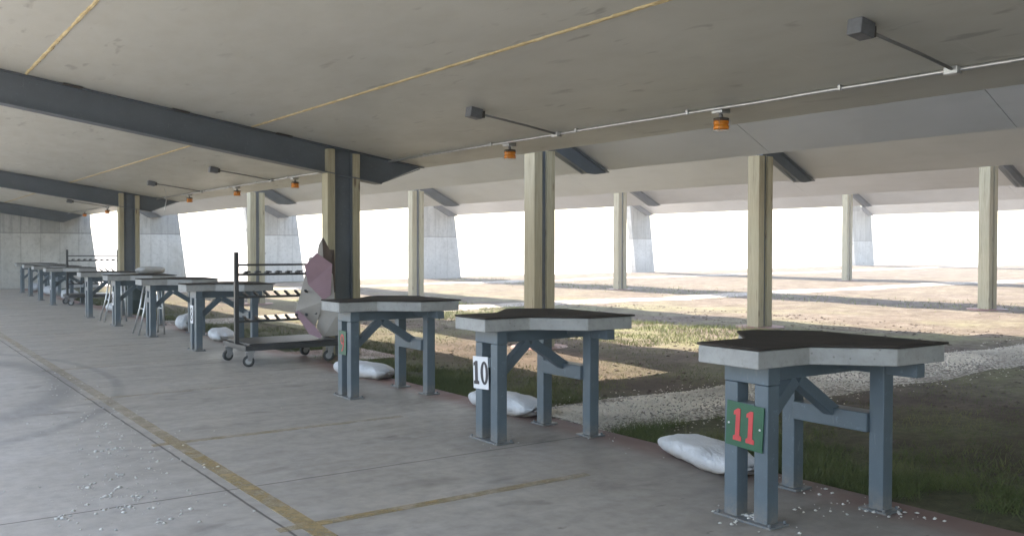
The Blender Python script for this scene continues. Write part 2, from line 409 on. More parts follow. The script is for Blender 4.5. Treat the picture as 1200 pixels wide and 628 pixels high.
# gravel lanes running downrange
def lane(yc, x0, x1, hw, seed):
    rs = np.random.RandomState(seed)
    xs = np.arange(x0, x1, .12 if x1 < 22 else .3); ts = np.linspace(-1, 1, 13)
    V = []
    for x in xs:
        l = hw*(1+.14*noise.noise(Vector((x*.6, seed, 0)))+.05*noise.noise(Vector((x*2.4, seed, 3))))
        r = hw*(1+.14*noise.noise(Vector((x*.6, seed, 9)))+.05*noise.noise(Vector((x*2.4, seed, 5))))
        for t in ts:
            yy = yc + t*(l if t < 0 else r)
            V.append((x, yy, float(gz(x, yy)) + .05*(1-t*t) - .012 + .012*noise.noise(Vector((x*4, yy*4, 1)))))
    n, m = len(xs), len(ts); id_ = np.arange(n*m).reshape(n, m)
    F = np.stack([id_[:-1, :-1], id_[1:, :-1], id_[1:, 1:], id_[:-1, 1:]], -1).reshape(-1, 4)
    tag(mesh_np('gravel_path', V, F, M_gravel, True), kind='structure')
lane(6.03, 4.76, 60, .7, 1); lane(18.3, 4.78, 60, .7, 2); lane(30.5, 4.78, 60, .7, 3)

# loose pebbles on the near lane (uncountable)
def pebbles(name, pts, sizes, m, kind='stuff', seed=0):
    rs = np.random.RandomState(seed)
    base = np.array([(1,0,0),(-1,0,0),(0,1,0),(0,-1,0),(0,0,1),(0,0,-1)], float)
    fb = np.array([(0,2,4),(2,1,4),(1,3,4),(3,0,4),(2,0,5),(1,2,5),(3,1,5),(0,3,5)])
    V = []; F = []
    n = len(pts)
    for i in range(n):
        a = rs.rand()*6.28; ca, sa = math.cos(a), math.sin(a)
        b = base*(1+.35*(rs.rand(6, 3)-.5)) + .35*(rs.rand(6, 3)-.5)
        b = b*np.array([1, .75, .55])*sizes[i]
        V.append(np.stack([b[:, 0]*ca-b[:, 1]*sa, b[:, 0]*sa+b[:, 1]*ca, b[:, 2]], -1)+pts[i]); F.append(fb+6*i)
    o = mesh_np(name, np.concatenate(V), np.concatenate(F), m)
    return tag(o, kind=kind)
rs = np.random.RandomState(3)
N = 15000
px = 4.8+rs.rand(N)**1.5*11; py = 6.05+np.clip(rs.randn(N)*.38, -.95, .95)
pz = gz(px, py)+np.maximum(0, .05*(1-((py-6.05)/.62)**2))-.006
o = pebbles('gravel', np.stack([px, py, pz], -1), .009+.017*rs.rand(N)**2, M_pebble, seed=4)
tag(o, 'loose pale gravel stones heaped along the lane beside the slab', 'gravel')

N = 9000
cx_ = 4.9+rs.rand(N)*11; cy_ = 1.8+rs.rand(N)*17
ok = np.array([abs(b-6.03) > .7 and noise.noise(Vector((a*.9, b*.9, 7))) > -.1+.15*rs.randn() for a, b in zip(cx_, cy_)]); cx_, cy_ = cx_[ok], cy_[ok]
o = pebbles('soil_clods', np.stack([cx_, cy_, gz(cx_, cy_)], -1), .008+.034*rs.rand(len(cx_))**3, M_clod, seed=14)
tag(o, 'crumbly dark soil clods strewn over the bare ground', 'soil')
# grass
def grass(N, fx, fy, hmin, hmax, seed, wd=.006):
    rs = np.random.RandomState(seed); x, y = fx(rs, N), fy(rs, N)
    keep = []
    for i in range(N):
        d = noise.noise(Vector((x[i]*1.1, y[i]*1.1, 0)))+.6*noise.noise(Vector((x[i]*3, y[i]*3, 5)))
        keep.append(d > -.12+.1*rs.randn() and min(abs(y[i]-6.05), abs(y[i]-18.3), abs(y[i]-30.5)) > .62)
    keep = np.array(keep); return x[keep], y[keep], rs, hmin, hmax, wd
sets = []
sets.append(grass(60000, lambda r, n: 4.79+np.abs(r.randn(n))*.75, lambda r, n: 1.5+r.rand(n)*13, .025, .085, 1))
sets.append(grass(16000, lambda r, n: 4.79+np.abs(r.randn(n))*.7, lambda r, n: 13+r.rand(n)*22, .03, .09, 2, .01))
sets.append(grass(30000, lambda r, n: 5.2+r.rand(n)*4.5, lambda r, n: 2.5+r.rand(n)*14, .02, .05, 3))
sets.append(grass(34000, lambda r, n: 9.3+r.rand(n)*3.3, lambda r, n: 7.+r.rand(n)*16, .03, .1, 4, .012))
sets.append(grass(2500, lambda r, n: 21.2+r.randn(n)*.8, lambda r, n: 8.+r.rand(n)*26, .04, .12, 5, .02))
sets.append(grass(26000, lambda r, n: 4.79+np.abs(r.randn(n))*.45, lambda r, n: 1.5+r.rand(n)*9, .06, .14, 6, .005))
V = []; F = []; cnt = 0
for x, y, rs, h0, h1, wd in sets:
    n = len(x); z = gz(x, y)-.005; a = rs.rand(n)*6.28; h = h0+(h1-h0)*rs.rand(n)**1.5
    ln = h*(.3+.8*rs.rand(n)); b = rs.rand(n)*6.28
    p0 = np.stack([x-np.cos(a)*wd/2, y-np.sin(a)*wd/2, z], -1); p1 = np.stack([x+np.cos(a)*wd/2, y+np.sin(a)*wd/2, z], -1)
    p2 = np.stack([x+np.cos(b)*ln, y+np.sin(b)*ln, z+h], -1)
    V.append(np.stack([p0, p1, p2], 1).reshape(-1, 3)); F.append(np.arange(3*n).reshape(-1, 3)+cnt); cnt += 3*n
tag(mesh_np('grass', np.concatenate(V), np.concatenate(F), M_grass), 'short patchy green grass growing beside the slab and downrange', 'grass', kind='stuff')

# ------------------------------------------------------------------ slab
m = MB(); m.box(-16, EDGE, -30, 35.9, -.14, 0)
tag(m.build('floor_slab', M_slab, bevel=.008), kind='structure')
m = MB()
for y0 in (11.4-12.2, 11.4, 23.6): m.box(EDGE+.002, 5.85, y0-.7, y0+.65, -.16, -.004)
tag(m.build('footing_slab', M_slab), kind='structure')
m = MB(); m.box(1.835, 1.935, -20, 35.5, .001, .004)
for i in range(-3, 13):
    if i == 3 or i == 8: pass
    yy = 4.43+2.44*i
    m.box(1.937, 3.75, yy-.035, yy+.035, .001, .004)
    m.box(1.72, 1.833, yy-.035, yy+.035, .001, .004)
tag(m.build('painted_lines', M_line), kind='structure')

# ------------------------------------------------------------------ roof
RA, RB = 3.5485, .15
zr = lambda x: RA-RB*x
XE = 6.58; RW = -.8
roof = tag(empty('roof', (0, 0, 0)), 'grey sloping roof deck over the concrete firing line', 'roof')
m = MB()
m.prism([(RW, zr(RW)), (XE, zr(XE)), (XE, zr(XE)+.14), (RW, zr(RW)+.14)], -30, 36.0, lambda u, v, q: Vector((u, q, v)))
m.build('roof_deck', M_roof, roof)
BY = [11.4+12.2*i for i in (-3, -2, -1, 0, 1)]+[35.4]
def seam(x0, ya, yb, wd, seed):
    m = MB(); bm = m.bm; prev = None; n = int((yb-ya)/.05)
    for i in range(n+1):
        yy = ya+(yb-ya)*i/n
        q = Vector((x0, yy*4, seed)); wl = wd*(.75+.2*noise.noise(q*.5)+.5*noise.noise(q*3.7)); wr = wd*(.75+.2*noise.noise(q*.5+Vector((9, 0, 0)))+.5*noise.noise(q*4.1))
        ring = [bm.verts.new((x0+dx, yy, zr(x0+dx)-dz)) for dx, dz in ((-wl, -.002), (-wl*.4, .009), (wr*.4, .011+.004*noise.noise(q*3)), (wr, -.002))]
        if prev:
            for a in range(3): bm.faces.new((prev[a], prev[a+1], ring[a+1], ring[a]))
        prev = ring
    return m.build('foam_seam', M_foam, roof)
for x0 in (4.05, 1.525):
    for a, b in zip(BY, BY[1:]):
        if b > -4: seam(x0, a+.1, b-.1, .026, x0)
# rafters: tapered steel beams
beams = []
for i, yb in enumerate(BY):
    lab = ['', '', 'dark grey steel roof beam beside the camera', 'nearest dark grey steel roof beam, ending above the pink boards',
           'middle dark grey steel roof beam above the far gun rack', 'farthest dark grey steel roof beam against the concrete end wall'][i]
    if yb < 0: continue
    b = empty('steel_beam', (0, yb, 0)); tag(b, lab, 'beam', 'steel beams under the roof')
    D = .355; g = .004
    zt = lambda x: zr(x)-g
    web = [(-.76, zt(-.76)-.012), (6.5, zt(6.5)-.012), (5.86, zt(5.86)-D), (-.76, zt(-.76)-D)]
    m = MB(); m.prism(web, -.006, .006, lambda u, v, q: Vector((u, q, v))); m.build('web', M_dsteel, b)
    m = MB(); m.prism([(-.76, zt(-.76)-.012), (6.54, zt(6.54)-.012), (6.54, zt(6.54)), (-.76, zt(-.76))], -.08, .08, lambda u, v, q: Vector((u, q, v))); m.build('top_flange', M_dsteel, b)
    m = MB(); m.prism([(-.76, zt(-.76)-D-.013), (5.86, zt(5.86)-D-.013), (5.86, zt(5.86)-D), (-.76, zt(-.76)-D)], -.105, .105, lambda u, v, q: Vector((u, q, v)))
    m.bar((5.86, 0, zt(5.86)-D-.004), (6.5, 0, zt(6.5)-.03), .05, .008)
    m.build('bottom_flange', M_dsteel, b)
    for xc in (1.99, 3.17, 4.46, .64):
        m = MB(); m.prism([(xc-.1, zt(xc-.1)-.022), (xc+.1, zt(xc+.1)-.022), (xc+.1, zt(xc+.1)-.006), (xc-.1, zt(xc-.1)-.006)], -.15, -.082, lambda u, v, q: Vector((u, q, v))); m.build('beam_clip', M_lampcap, b)
# main columns
def main_col(yb, lab):
    c = tag(empty('steel_column', (5.3 if yb < 12 else 5.36, yb, 0)), lab, 'column', 'timber clad steel columns holding the roof beams')
    h0 = zr(5.45)-.03
    m = MB(); m.box(-.125, .125, -.03, .02, -.02, h0); m.box(-.126, -.112, -.085, .085, -.02, h0-.01); m.box(.112, .126, -.085, .085, -.02, h0-.01)
    m.build('steel_core', M_dsteel, c)
    for s, t in ((-1, zr(5.3)), (1, zr(5.6))):
        m = MB(); xa, xb = sorted((s*.13, s*.235)); m.box(xa, xb, -.095, .095, -.02, t-.02); m.build('timber', M_timber, c, bevel=.006)
    m = MB(); m.box(-.2, .2, -.16, .16, -.006, .012); m.build('base_plate', M_dsteel, c)
    return c
main_col(11.4, 'tall timber clad steel column right behind the pink boards')
main_col(23.6, 'timber clad steel column beyond the green barrel and far gun rack')

# ------------------------------------------------------------------ baffles
BAF = [(9.3, 2.61, 1.5), (14.3, 2.70, 2.0), (22.4, 2.93, 2.4), (34.7, 3.24, 2.8), (54.8, 3.66, 2.2)]
BN = ['first light grey overhead baffle, just past the roof edge', 'second light grey overhead baffle out from the roof edge', 'third light grey overhead baffle out from the roof edge', 'fourth light grey overhead baffle, low over the distant ground', 'farthest light grey overhead baffle, lowest in the view']
SL = .5
def add_bracket(parent, x0, xl, zl, yo, length):
    """sloping steel section under a panel from x0 down to the panel's low edge; object space relative to (x0,yo)"""
    u = Vector((1, 0, -SL)).normalized()
    zp = lambda x: zl+SL*(xl-x)-.03
    h = .26
    m = MB()
    m.prism([(x0-.05, zp(x0-.05)-.012), (xl, zp(xl)-.012), (xl-.22, zp(xl)-.012-.03), (xl-.5, zp(xl)-.03), (x0+.02, zp(x0)-h), (x0-.05, zp(x0)-h)], -.006, .006, lambda a, b, q: Vector((a-x0, q, b)))
    m.build('bracket_web', M_dsteel, parent)
    m = MB(); m.prism([(x0-.05, zp(x0-.05)-.012), (xl, zp(xl)-.012), (xl, zp(xl)), (x0-.05, zp(x0-.05))], -.075, .075, lambda a, b, q: Vector((a-x0, q, b)))
    m.prism([(x0+.1, zp(x0)-h-.05), (xl-.42, zp(xl)-.045), (xl-.42, zp(xl)-.03), (x0+.1, zp(x0)-h-.035)], -.075, .075, lambda a, b, q: Vector((a-x0, q, b)))
    m.build('bracket_flange', M_dsteel, parent)
    m = MB(); xc = x0+.45*(xl-x0)+.25
    m.prism([(xc-.13, zp(xc-.13)-.05), (xc+.13, zp(xc+.13)-.05), (xc+.13, zp(xc+.13)-.004), (xc-.13, zp(xc-.13)-.004)], .077, .16, lambda a, b, q: Vector((a-x0, q, b)))
    m.build('bracket_clip', M_dsteel, parent)
for i, (xl, zl, ln) in enumerate(BAF):
    b = tag(empty('overhead_baffle', (xl, 0, 0)), BN[i], 'baffle', 'overhead baffles across the range')
    ys = [-7.7, -1.6, 4.5, 7.5, 10.6, 16.7, 22.8, 28.9, 35.9] if i == 0 else [-7.7, -1.6, 4.5, 10.6, 16.7, 22.8, 28.9, 35.9]
    for a, c in zip(ys, ys[1:]):
        m = MB(); m.prism([(-ln, zl+SL*ln), (0, zl), (.05, zl+.09), (-ln+.05, zl+SL*ln+.09)], a+.004, c-.004, lambda u, v, q: Vector((u, q, v)))
        m.build('baffle_panel', M_baffle, b)
PN = {(0, 10.6): 'baffle post standing just behind bench 10', (1, 10.6): 'timber baffle post standing behind bench 11, left edge of its mat', (2, 10.6): 'timber baffle post near the right edge of the photo',
      (0, 22.8): 'timber baffle post behind the near gun rack, left of the pink boards', (1, 22.8): 'timber baffle post right of the main column, above bench 9', (2, 22.8): 'timber baffle post midway between benches 10 and 11',
      (3, 22.8): 'most distant slender timber baffle post', }
for i, xo0 in enumerate((8.04, 12.88, 20.62, 33.1)):
    xl, zl, ln = BAF[i]
    for yb in (10.6, 22.8):
        if (i, yb) not in PN: continue
        xo = xo0+(.2 if (i, yb) == (0, 22.8) else 0)
        zb = float(gz(xo, yb))
        p = tag(empty('baffle_post', (xo, yb, 0)), PN[(i, yb)], 'post', 'timber clad posts under the baffles')
        top = zl+SL*(xl-xo-.22)-.035
        m = MB(); m.box(-.045, .045, -.07, .05, zb-.1, top); m.build('steel_core', M_dsteel, p)
        top1 = [2.82, 3.03, 3.3, 3.66][i]
        m = MB(); m.box(-.19, -.047, -.125, .125, zb-.05, top1); m.build('timber', M_timber, p, bevel=.006)
        m = MB(); m.box(.047, .19, -.112, .112, zb-.05, top1); m.build('timber', M_timber, p, bevel=.006)
        m = MB(); m.tube([(0, 0, zb-.15), (0, 0, zb+.02)], .42, 24); m.build('footing', M_slab, p)
        add_bracket(p, xo+.1, xl, zl, yb, ln)
        for ch in p.children:
            if ch.name.startswith('bracket'): ch.location.x = .1

# ------------------------------------------------------------------ concrete side wall and piers
LEAN = .125
def wall(name, xl, xr, zlt, zrt, lab, cat, group, zb=-.5, leanl=True, y0=36.0, y1=36.35):
    def xs(x, z, zt): return x+LEAN*(zt-z)
    n = 6
    poly = [(xs(xl, zb, zlt) if leanl else xl, zb), (xs(xr, zb, zrt), zb), (xr, zrt), (xl, zlt)]
    m = MB(); m.prism(poly, y0, y1, lambda u, v, q: Vector((u, q, v)))
    o = m.build(name, M_wall, bevel=.012); tag(o, lab, cat, group); return o
m = MB(); m.prism([(7.2, -.5), (6.86, 2.3), (6.86, 2.75), (6.57, 2.75), (6.57, zr(6.57)), (-.9, zr(-.9)), (-.9, -.5)], 36.02, 36.35, lambda u, v, q: Vector((u, q, v)))
tag(m.build('concrete_wall', M_wall, bevel=.01), 'tall mottled concrete end wall behind the farthest benches', 'wall')
PR = [(7.75, 9.95, 3.4, 2.75), (12.5, 14.7, 3.5, 2.84), (20.1, 22.35, 3.9, 2.95), (33.15, 34.67, 4.3, 3.25), (52.6, 54.85, 4.7, 3.68)]
PL = ['leaning concrete pier behind the timber column, right of the narrow bright gap', 'leaning concrete pier left of the main column, behind the near gun rack', 'leaning concrete pier between bench 9 and bench 10 posts', 'leaning concrete pier beside the distant post between benches 10 and 11', 'smallest leaning concrete pier, beside the most distant slender post']
for (a, b, c, d), l in zip(PR, PL): wall('concrete_pier', a, b, c, d, l, 'pier', 'leaning concrete piers of the side wall')
for i, (xl, zl, ln) in enumerate(BAF):
    o = empty('wall_bracket', (xl-ln*.55, 35.84, 0))
    tag(o, ['dark steel bracket at the top of the pier behind the far column', 'dark steel bracket at the top of the pier left of the main column', 'dark steel bracket on the pier between benches 9 and 10', 'dark steel bracket on the pier between benches 10 and 11', 'dark steel bracket on the smallest pier'][i], 'bracket', 'steel brackets on the pier tops')
    add_bracket(o, xl-ln*.55, xl, zl, 0, ln)
# unseen canopy, added to cast the near shade; then the opposite side wall
m = MB(); m.box(5.8, 15.2, -30, 11.6, 4.9, 5.05); m.box(15.203, 60, -30, 6., 4.9, 5.05); tag(m.build('added_shade_canopy', M_baffle), 'added unseen canopy deck above the near baffles, shading the ground below', 'canopy')
m = MB(); m.box(-.8, 62, -30.4, -30.02, -.6, 2.5); tag(m.build('concrete_wall', M_wall), 'plain concrete wall closing the near side of the range', 'wall')

# ------------------------------------------------------------------ conduits, boxes and warning lights
xc = 6.02
def ceilp(x, y, d=.02): return Vector((x, y, zr(x)-d))
cond = tag(empty('electrical_conduit', (xc, 0, 0)), 'long pale galvanised conduit run along the roof underside', 'conduit')
m = MB(); pts = []
yy = .2
while yy < 35.5:
    pts.append(ceilp(xc+.012*noise.noise(Vector((yy*.7, 0, 0))), yy, .022+.008*abs(noise.noise(Vector((yy*.9, 3, 0)))))-Vector((xc, 0, 0))); yy += .25
m.tube(pts, .0165, 10); m.build('pipe', M_galv, cond)
for yy in np.arange(1.1, 35, 1.55):
    m = MB(); q = ceilp(xc, yy, .018); m.box(-.03, .03, yy-.012, yy+.012, q.z-.022, q.z+.022); m.build('pipe_strap', M_galv, cond, bevel=.004)
SOCK = [(3.33, 'large grey ceiling box at top right, nearest the camera'), (7.62, 'grey ceiling box at the top centre with its cable arm'), (15.8, 'grey ceiling box just past the nearest roof beam'), (19.9, 'small grey ceiling box second past the nearest roof beam'), (29.0, 'tiny grey ceiling box beyond the middle roof beam')]
def sock(yy, lab):
    o = tag(empty('ceiling_box', (0, yy, 0)), lab, 'electrical box', 'ceiling boxes on cable arms')
    m = MB(); q = ceilp(4.97, 0, .05); m.box(-.07, .07, -.052, .052, -.05, .05, Matrix.Translation(q) @ Matrix.Rotation(R_(8.5), 4, 'Y'))
    bx = m.build('box', M_box, o, bevel=.008)
    for s_z in (-.03, -.01, .01, .03):
        pass
    m = MB(); q2 = ceilp(5.06, 0, .045); m.box(-.02, .02, -.035, .035, -.035, .035, Matrix.Translation(q2)); m.build('connector', M_lampcap, o, bevel=.005)
    m = MB(); m.tube([ceilp(5.08, 0, .04), ceilp(5.28, 0, .035), ceilp(5.6, -.01, .03), ceilp(5.97, -.01, .028)], .0115, 8); m.build('cable_arm', M_cable, o)
    m = MB(); q3 = ceilp(6.0, 0, .03); m.box(q3.x-.03, q3.x+.035, -.05, .05, q3.z-.028, q3.z+.026); m.build('junction_fitting', M_galv, o, bevel=.006)
for yy, lab in SOCK: sock(yy, lab)
def lamp():
    o = empty('warning_light', (6.08, 5.13, 0)); q = ceilp(6.08, 0, 0); z0 = q.z
    m = MB(); m.box(-.05, .05, -.065, .045, z0-.055, z0-.006); m.build('junction_box', M_galv, o, bevel=.008)
    m = MB(); m.tube([(.01, 0, z0-.05), (.015, .0, z0-.095)], .014, 10); m.build('stem', M_box, o)
    cx = .015
    m = MB(); m.tube([(cx, 0, z0-.088), (cx, 0, z0-.092), (cx, 0, z0-.112), (cx, 0, z0-.114)], [.05, .06, .06, .056], 24); m.build('cap', M_lampcap, o)
    m = MB()
    prof = [(.052, -.112), (.06, -.116), (.06, -.136), (.056, -.14), (.056, -.152), (.06, -.156), (.06, -.182), (.052, -.19), (.02, -.194)]
    m.tube([(cx, 0, z0+b) for a, b in prof], [a for a, b in prof], 28); l = m.build('amber_lens', M_amber, o)
    m = MB(); m.tube([(cx, 0, z0-.12), (cx, 0, z0-.175)], .022, 12); m.build('lamp_core', M_white, l)
    m = MB()
    for a in range(4):
        t = a*math.pi/2+.5; ca, sa = math.cos(t)*.068, math.sin(t)*.068
        m.tube([(cx+ca*.8, sa*.8, z0-.1), (cx+ca, sa, z0-.106), (cx+ca, sa, z0-.196)], .0025, 6)
    for zz in (-.196,):
        m.tube([(cx+.068*math.cos(t), .068*math.sin(t), z0+zz) for t in np.linspace(0, 6.2832, 25)], .0025, 6)
    m.build('wire_guard', M_galv, o)
    return o
LY = [(5.44, 'amber warning light at the right, largest, above bench 10'), (8.6, 'amber warning light hanging left of the post behind bench 10'), (14.95, 'amber warning light just left of the main column top'),
      (17.9, 'amber warning light third from the main column, above the near gun rack'), (21.1, 'amber warning light above the white bag on the bench'), (29.5, 'tiny amber warning light just left of the far timber column'), (32.9, 'farthest tiny amber warning light over the end wall')]
L0 = lamp()
for i, (yy, lab) in enumerate(LY):
    o = L0 if i == 0 else copy_tree(L0)
    o.location.y = yy; o.scale = (1.12, 1.12, 1.0); tag(o, lab, 'warning light', 'amber warning lights along the conduit')

# ------------------------------------------------------------------ benches
TOP = [(3.64, .2), (4.03, .21), (4.33, .52), (4.74, .54)]
outline = [(x-3.83, -yv) for x, yv in TOP]+[(.91, .26), (.64, .53)]+[(x-3.83, yv) for x, yv in TOP[:3][::-1]]
ZB, ZT = .825, .915
def make_bench():
    o = empty('shooting_bench', (3.83, 3.19, 0))
    m = MB(); m.prism(outline, ZB, ZT, lambda u, v, q: Vector((u, v, q))); t = m.build('tabletop', M_bench, o, bevel=.006)
    m = MB()
    mo = [(-.185, -.205), (.2, -.215), (.5, -.53), (.925, -.548), (.93, .55), (.505, .535), (.2, .222), (-.18, .21)]
    # mat with a slightly curling edge, subdivided
    bm = m.bm; ny = 22; US = [-.19+.39*q/8 for q in range(8)]+[.2+.3*q/8 for q in range(8)]+[.5+.43*q/8 for q in range(9)]; nx = len(US)-1
    def hw(u):
        xs_ = [-.19, .2, .5, .93]; ys_ = [.207, .218, .532, .55]
        return float(np.interp(u, xs_, ys_))
    def hp(u): return float(np.interp(u, [-.19, .2, .5, .64, .93], [.207, .218, .532, .542, .262]))
    gr = []
    for i in range(nx+1):
        u = US[i]; row = []
        for j in range(ny+1):
            t_ = -1+2*j/ny; yv = t_*(hw(u) if t_ < 0 else hp(u))
            curl = .003*max(0, abs(t_)-.85)/.15*(.5+noise.noise(Vector((u*3, t_, 2))))
            row.append(bm.verts.new((u, yv, ZT+.0125+max(0, curl)+.0008*noise.noise(Vector((u*9, yv*9, 0))))))
        gr.append(row)
    for i in range(nx):
        for j in range(ny): bm.faces.new((gr[i][j], gr[i+1][j], gr[i+1][j+1], gr[i][j+1])).smooth = True
    mt = m.build('rubber_mat', M_mat, t); sm = mt.modifiers.new('solid', 'SOLIDIFY'); sm.thickness = .011; sm.offset = -1
    lw = .044
    LEG = [(0, .1), (0, -.1), (.72, .29), (.72, -.29)]
    for lx, ly in LEG:
        m = MB(); m.box(lx-lw, lx+lw, ly-lw, ly+lw, .008, ZB-.102 if lx == 0 else ZB-.004); m.build('leg', M_bsteel, o, bevel=.005)
    m = MB(); m.box(-lw-.002, lw+.002, -.146, .146, ZB-.1, ZB-.002); m.build('cross_beam', M_bsteel, o, bevel=.005)
    m = MB(); m.box(lw+.004, .86, -.04, .04, ZB-.1, ZB-.002); m.build('top_beam', M_bsteel, o, bevel=.005)
    m = MB(); m.box(.68, .755, -.52, -.337, ZB-.075, ZB-.003); m.box(.68, .755, .337, .52, ZB-.075, ZB-.003); m.box(.685, .75, -.243, -.043, ZB-.075, ZB-.003); m.box(.685, .75, .043, .243, ZB-.075, ZB-.003); m.build('front_beam', M_bsteel, o, bevel=.004)
    m = MB(); m.box(.655, .778, -.244, .244, .425, .53); m.build('crossbar', M_bsteel, o, bevel=.005)
    m = MB(); m.bar((.03, 0, .45), (.33, 0, ZB-.11), .07, .07); m.build('brace', M_bsteel, o, bevel=.005)
    m = MB(); m.bar((.36, 0, ZB-.11), (.7, 0, .5), .07, .07); m.build('brace', M_bsteel, o, bevel=.005)
    m = MB(); m.box(-.045, .045, -.054, .054, .55, .62); m.build('pair_spacer', M_bsteel, o)
    m = MB(); m.box(-.075, .075, -.19, .19, .0, .012)
    for bx_, by_ in ((-.06, -.17), (.06, -.17), (-.06, .17), (.06, .17)): m.tube([(bx_, by_, .01), (bx_, by_, .026)], .009, 6)
    m.build('base_plate', M_bsteel, o, bevel=.002)
    for s in (-1, 1):
        m = MB(); m.box(.72-.075, .72+.075, s*.29-.085, s*.29+.085, 0, .012)
        for bx_ in (-.06, .06): m.tube([(.72+bx_, s*.35, .01), (.72+bx_, s*.35, .026)], .009, 6)
        m.build('base_plate', M_bsteel, o, bevel=.002)
    return o
B0 = make_bench()
# slab-serif numerals as polygons in a unit cell (width ~.55, height 1)
def arc(cx, cy, rx, ry, a0, a1, n=18): return [(cx+rx*math.cos(R_(a0+(a1-a0)*i/n)), cy+ry*math.sin(R_(a0+(a1-a0)*i/n))) for i in range(n+1)]
def ringq(m, cx, cy, rx, ry, tx, ty, a0, a1, f, n=28):
    O = arc(cx, cy, rx, ry, a0, a1, n); I = arc(cx, cy, rx-tx, ry-ty, a0, a1, n)
    for i in range(n): m.prism([O[i], O[i+1], I[i+1], I[i]], 0, 1, f)
def digit(m, ch, f):
    if ch == '1':
        m.prism([(.08, 0), (.5, 0), (.5, .13), (.4, .16), (.4, 1), (.26, 1), (.07, .9), (.07, .78), (.18, .8), (.18, .16), (.08, .13)], 0, 1, f)
    elif ch == '0': ringq(m, .29, .5, .3, .5, .19, .11, 0, 360, f)
    elif ch == '8': ringq(m, .29, .27, .28, .27, .12, .09, 0, 360, f); ringq(m, .29, .75, .24, .25, .1, .08, 0, 360, f)
    elif ch == '9': ringq(m, .29, .7, .28, .3, .13, .1, 0, 360, f); ringq(m, .22, .55, .35, .55, .14, .1, -100, 12, f)
    elif ch == '6': ringq(m, .29, .3, .28, .3, .13, .1, 0, 360, f); ringq(m, .36, .45, .35, .55, .14, .1, 80, 192, f)
    elif ch == '4':
        m.prism([(.34, 0), (.48, 0), (.48, 1), (.34, 1)], 0, 1, f); m.prism([(0, .24), (.339, .24), (.339, .36), (0, .36)], 0, 1, f)
        m.prism([(0, .361), (.15, .361), (.339, .8), (.339, 1), (.3, 1)], 0, 1, f); m.prism([(.481, .24), (.58, .24), (.58, .36), (.481, .36)], 0, 1, f)
def sign(bench, num, w_, h_, yc, zc, tilt):
    even = num % 2 == 0
    m = MB(); T_ = Matrix.Translation((-.052, yc, zc)) @ Matrix.Rotation(tilt, 4, 'X')
    m.box(-.003, .003, -w_/2, w_/2, -h_/2, h_/2, T_)
    s = m.build('number_sign', M_signw if even else M_signg, bench, bevel=.0015)
    tag(s, ('white plate with black %d' if even else 'green plate with red %d') % num)
    txt = str(num); dh = h_*.72; dw = dh*(.62 if even else .5); tot = dw*len(txt)
    for i, ch in enumerate(txt):
        u0 = tot/2-i*dw - .04*dw
        m = MB(); digit(m, ch, lambda u, v, q: T_ @ Vector((-.0032-.0022*q, u0-u*dw*1.55, (v-.5)*dh)))
        m.build('numeral', M_blk if even else M_red, s)
    if num == 11:
        for sy in (-1, 1):
            m = MB(); m.tube([T_ @ Vector((-.003, sy*w_*.42, 0)), T_ @ Vector((-.007, sy*w_*.42, 0))], .006, 8); m.build('screw', M_white, s)
PIX = []
BENCHES = []
order = [11, 10, 9, None, 8, 7, 6, 5, None, 4, 3, 2, 1]
BL = {11: 'nearest concrete shooting bench, with green sign and red number 11', 10: 'concrete shooting bench with white sign and black number 10', 9: 'concrete shooting bench beside the pink boards, with a green sign and red 9',
      8: 'concrete shooting bench behind the near gun rack, with white sign reading 8', 7: 'concrete shooting bench directly left of bench 8, no sign showing', 6: 'concrete shooting bench carrying the white bag, in front of the green barrel', 5: 'concrete shooting bench just right of the far gun rack',
      4: 'concrete shooting bench partly behind the left post of the far gun rack', 3: 'third concrete shooting bench from the end wall', 2: 'second concrete shooting bench from the end wall', 1: 'farthest concrete shooting bench, leftmost against the end wall'}
first = True
for i, n in enumerate(order):
    if n is None: continue
    b = B0 if first else copy_tree(B0); first = False
    b.location = (3.83+.36*(max(0, i-7)/5)**1.5, 3.19+2.44*i, 0)
    tag(b, BL[n], 'shooting bench', 'shooting benches along the firing line'); BENCHES.append((b, n))
for b, n in BENCHES:
    if n == 11: sign(b, 11, .245, .235, 0.0, .5, R_(3))
    elif n == 10: sign(b, 10, .2, .24, .06, .5, R_(-3))
    elif n == 9: sign(b, 9, .16, .23, .02, .52, 0)
    elif n in (8, 6, 4): sign(b, n, .13, .25, .03, .5, 0)
# mortar crumbs round the feet and over the floor
rs = np.random.RandomState(11); P = []; S = []
for (fx_, fy_, nn) in ((3.83, 3.29, 25), (3.83, 3.09, 35), (4.55, 3.48, 35), (4.55, 2.9, 45), (4.25, 3.1, 12), (3.83, 5.63, 8), (4.55, 5.34, 8)):
    for _ in range(nn): P.append((fx_+rs.randn()*.075, fy_+rs.randn()*.11, .004)); S.append(.004+.014*rs.rand()**2)
for _ in range(14): P.append((3.84+rs.randn()*.02, 3.19+rs.randn()*.035, .012)); S.append(.012+.012*rs.rand())
def crumbs(n, x0, y0, sx, sy, s0, s1):
    for _ in range(n):
        P.append((x0+rs.randn()*sx, y0+rs.randn()*sy, .003)); S.append(s0+(s1-s0)*rs.rand()**3)
crumbs(90, 1.2, 5.6, .17, .4, .004, .018); crumbs(130, 1.5, 7.0, .2, 1., .004, .02)
for cx_, cy_ in ((1.18, 5.62), (1.3, 5.5), (1.1, 5.9), (1.33, 6.1), (1.22, 5.3), (1.5, 6.9), (1.62, 7.9), (.86, 5.3), (1.3, 4.95)): crumbs(9, cx_, cy_, .025, .03, .006, .02)
crumbs(80, 1.72, 9.3, .16, 1.2, .005, .015); crumbs(40, .8, 5.3, .4, .4, .004, .016); crumbs(60, 2.6, 8, .9, 3, .003, .008)
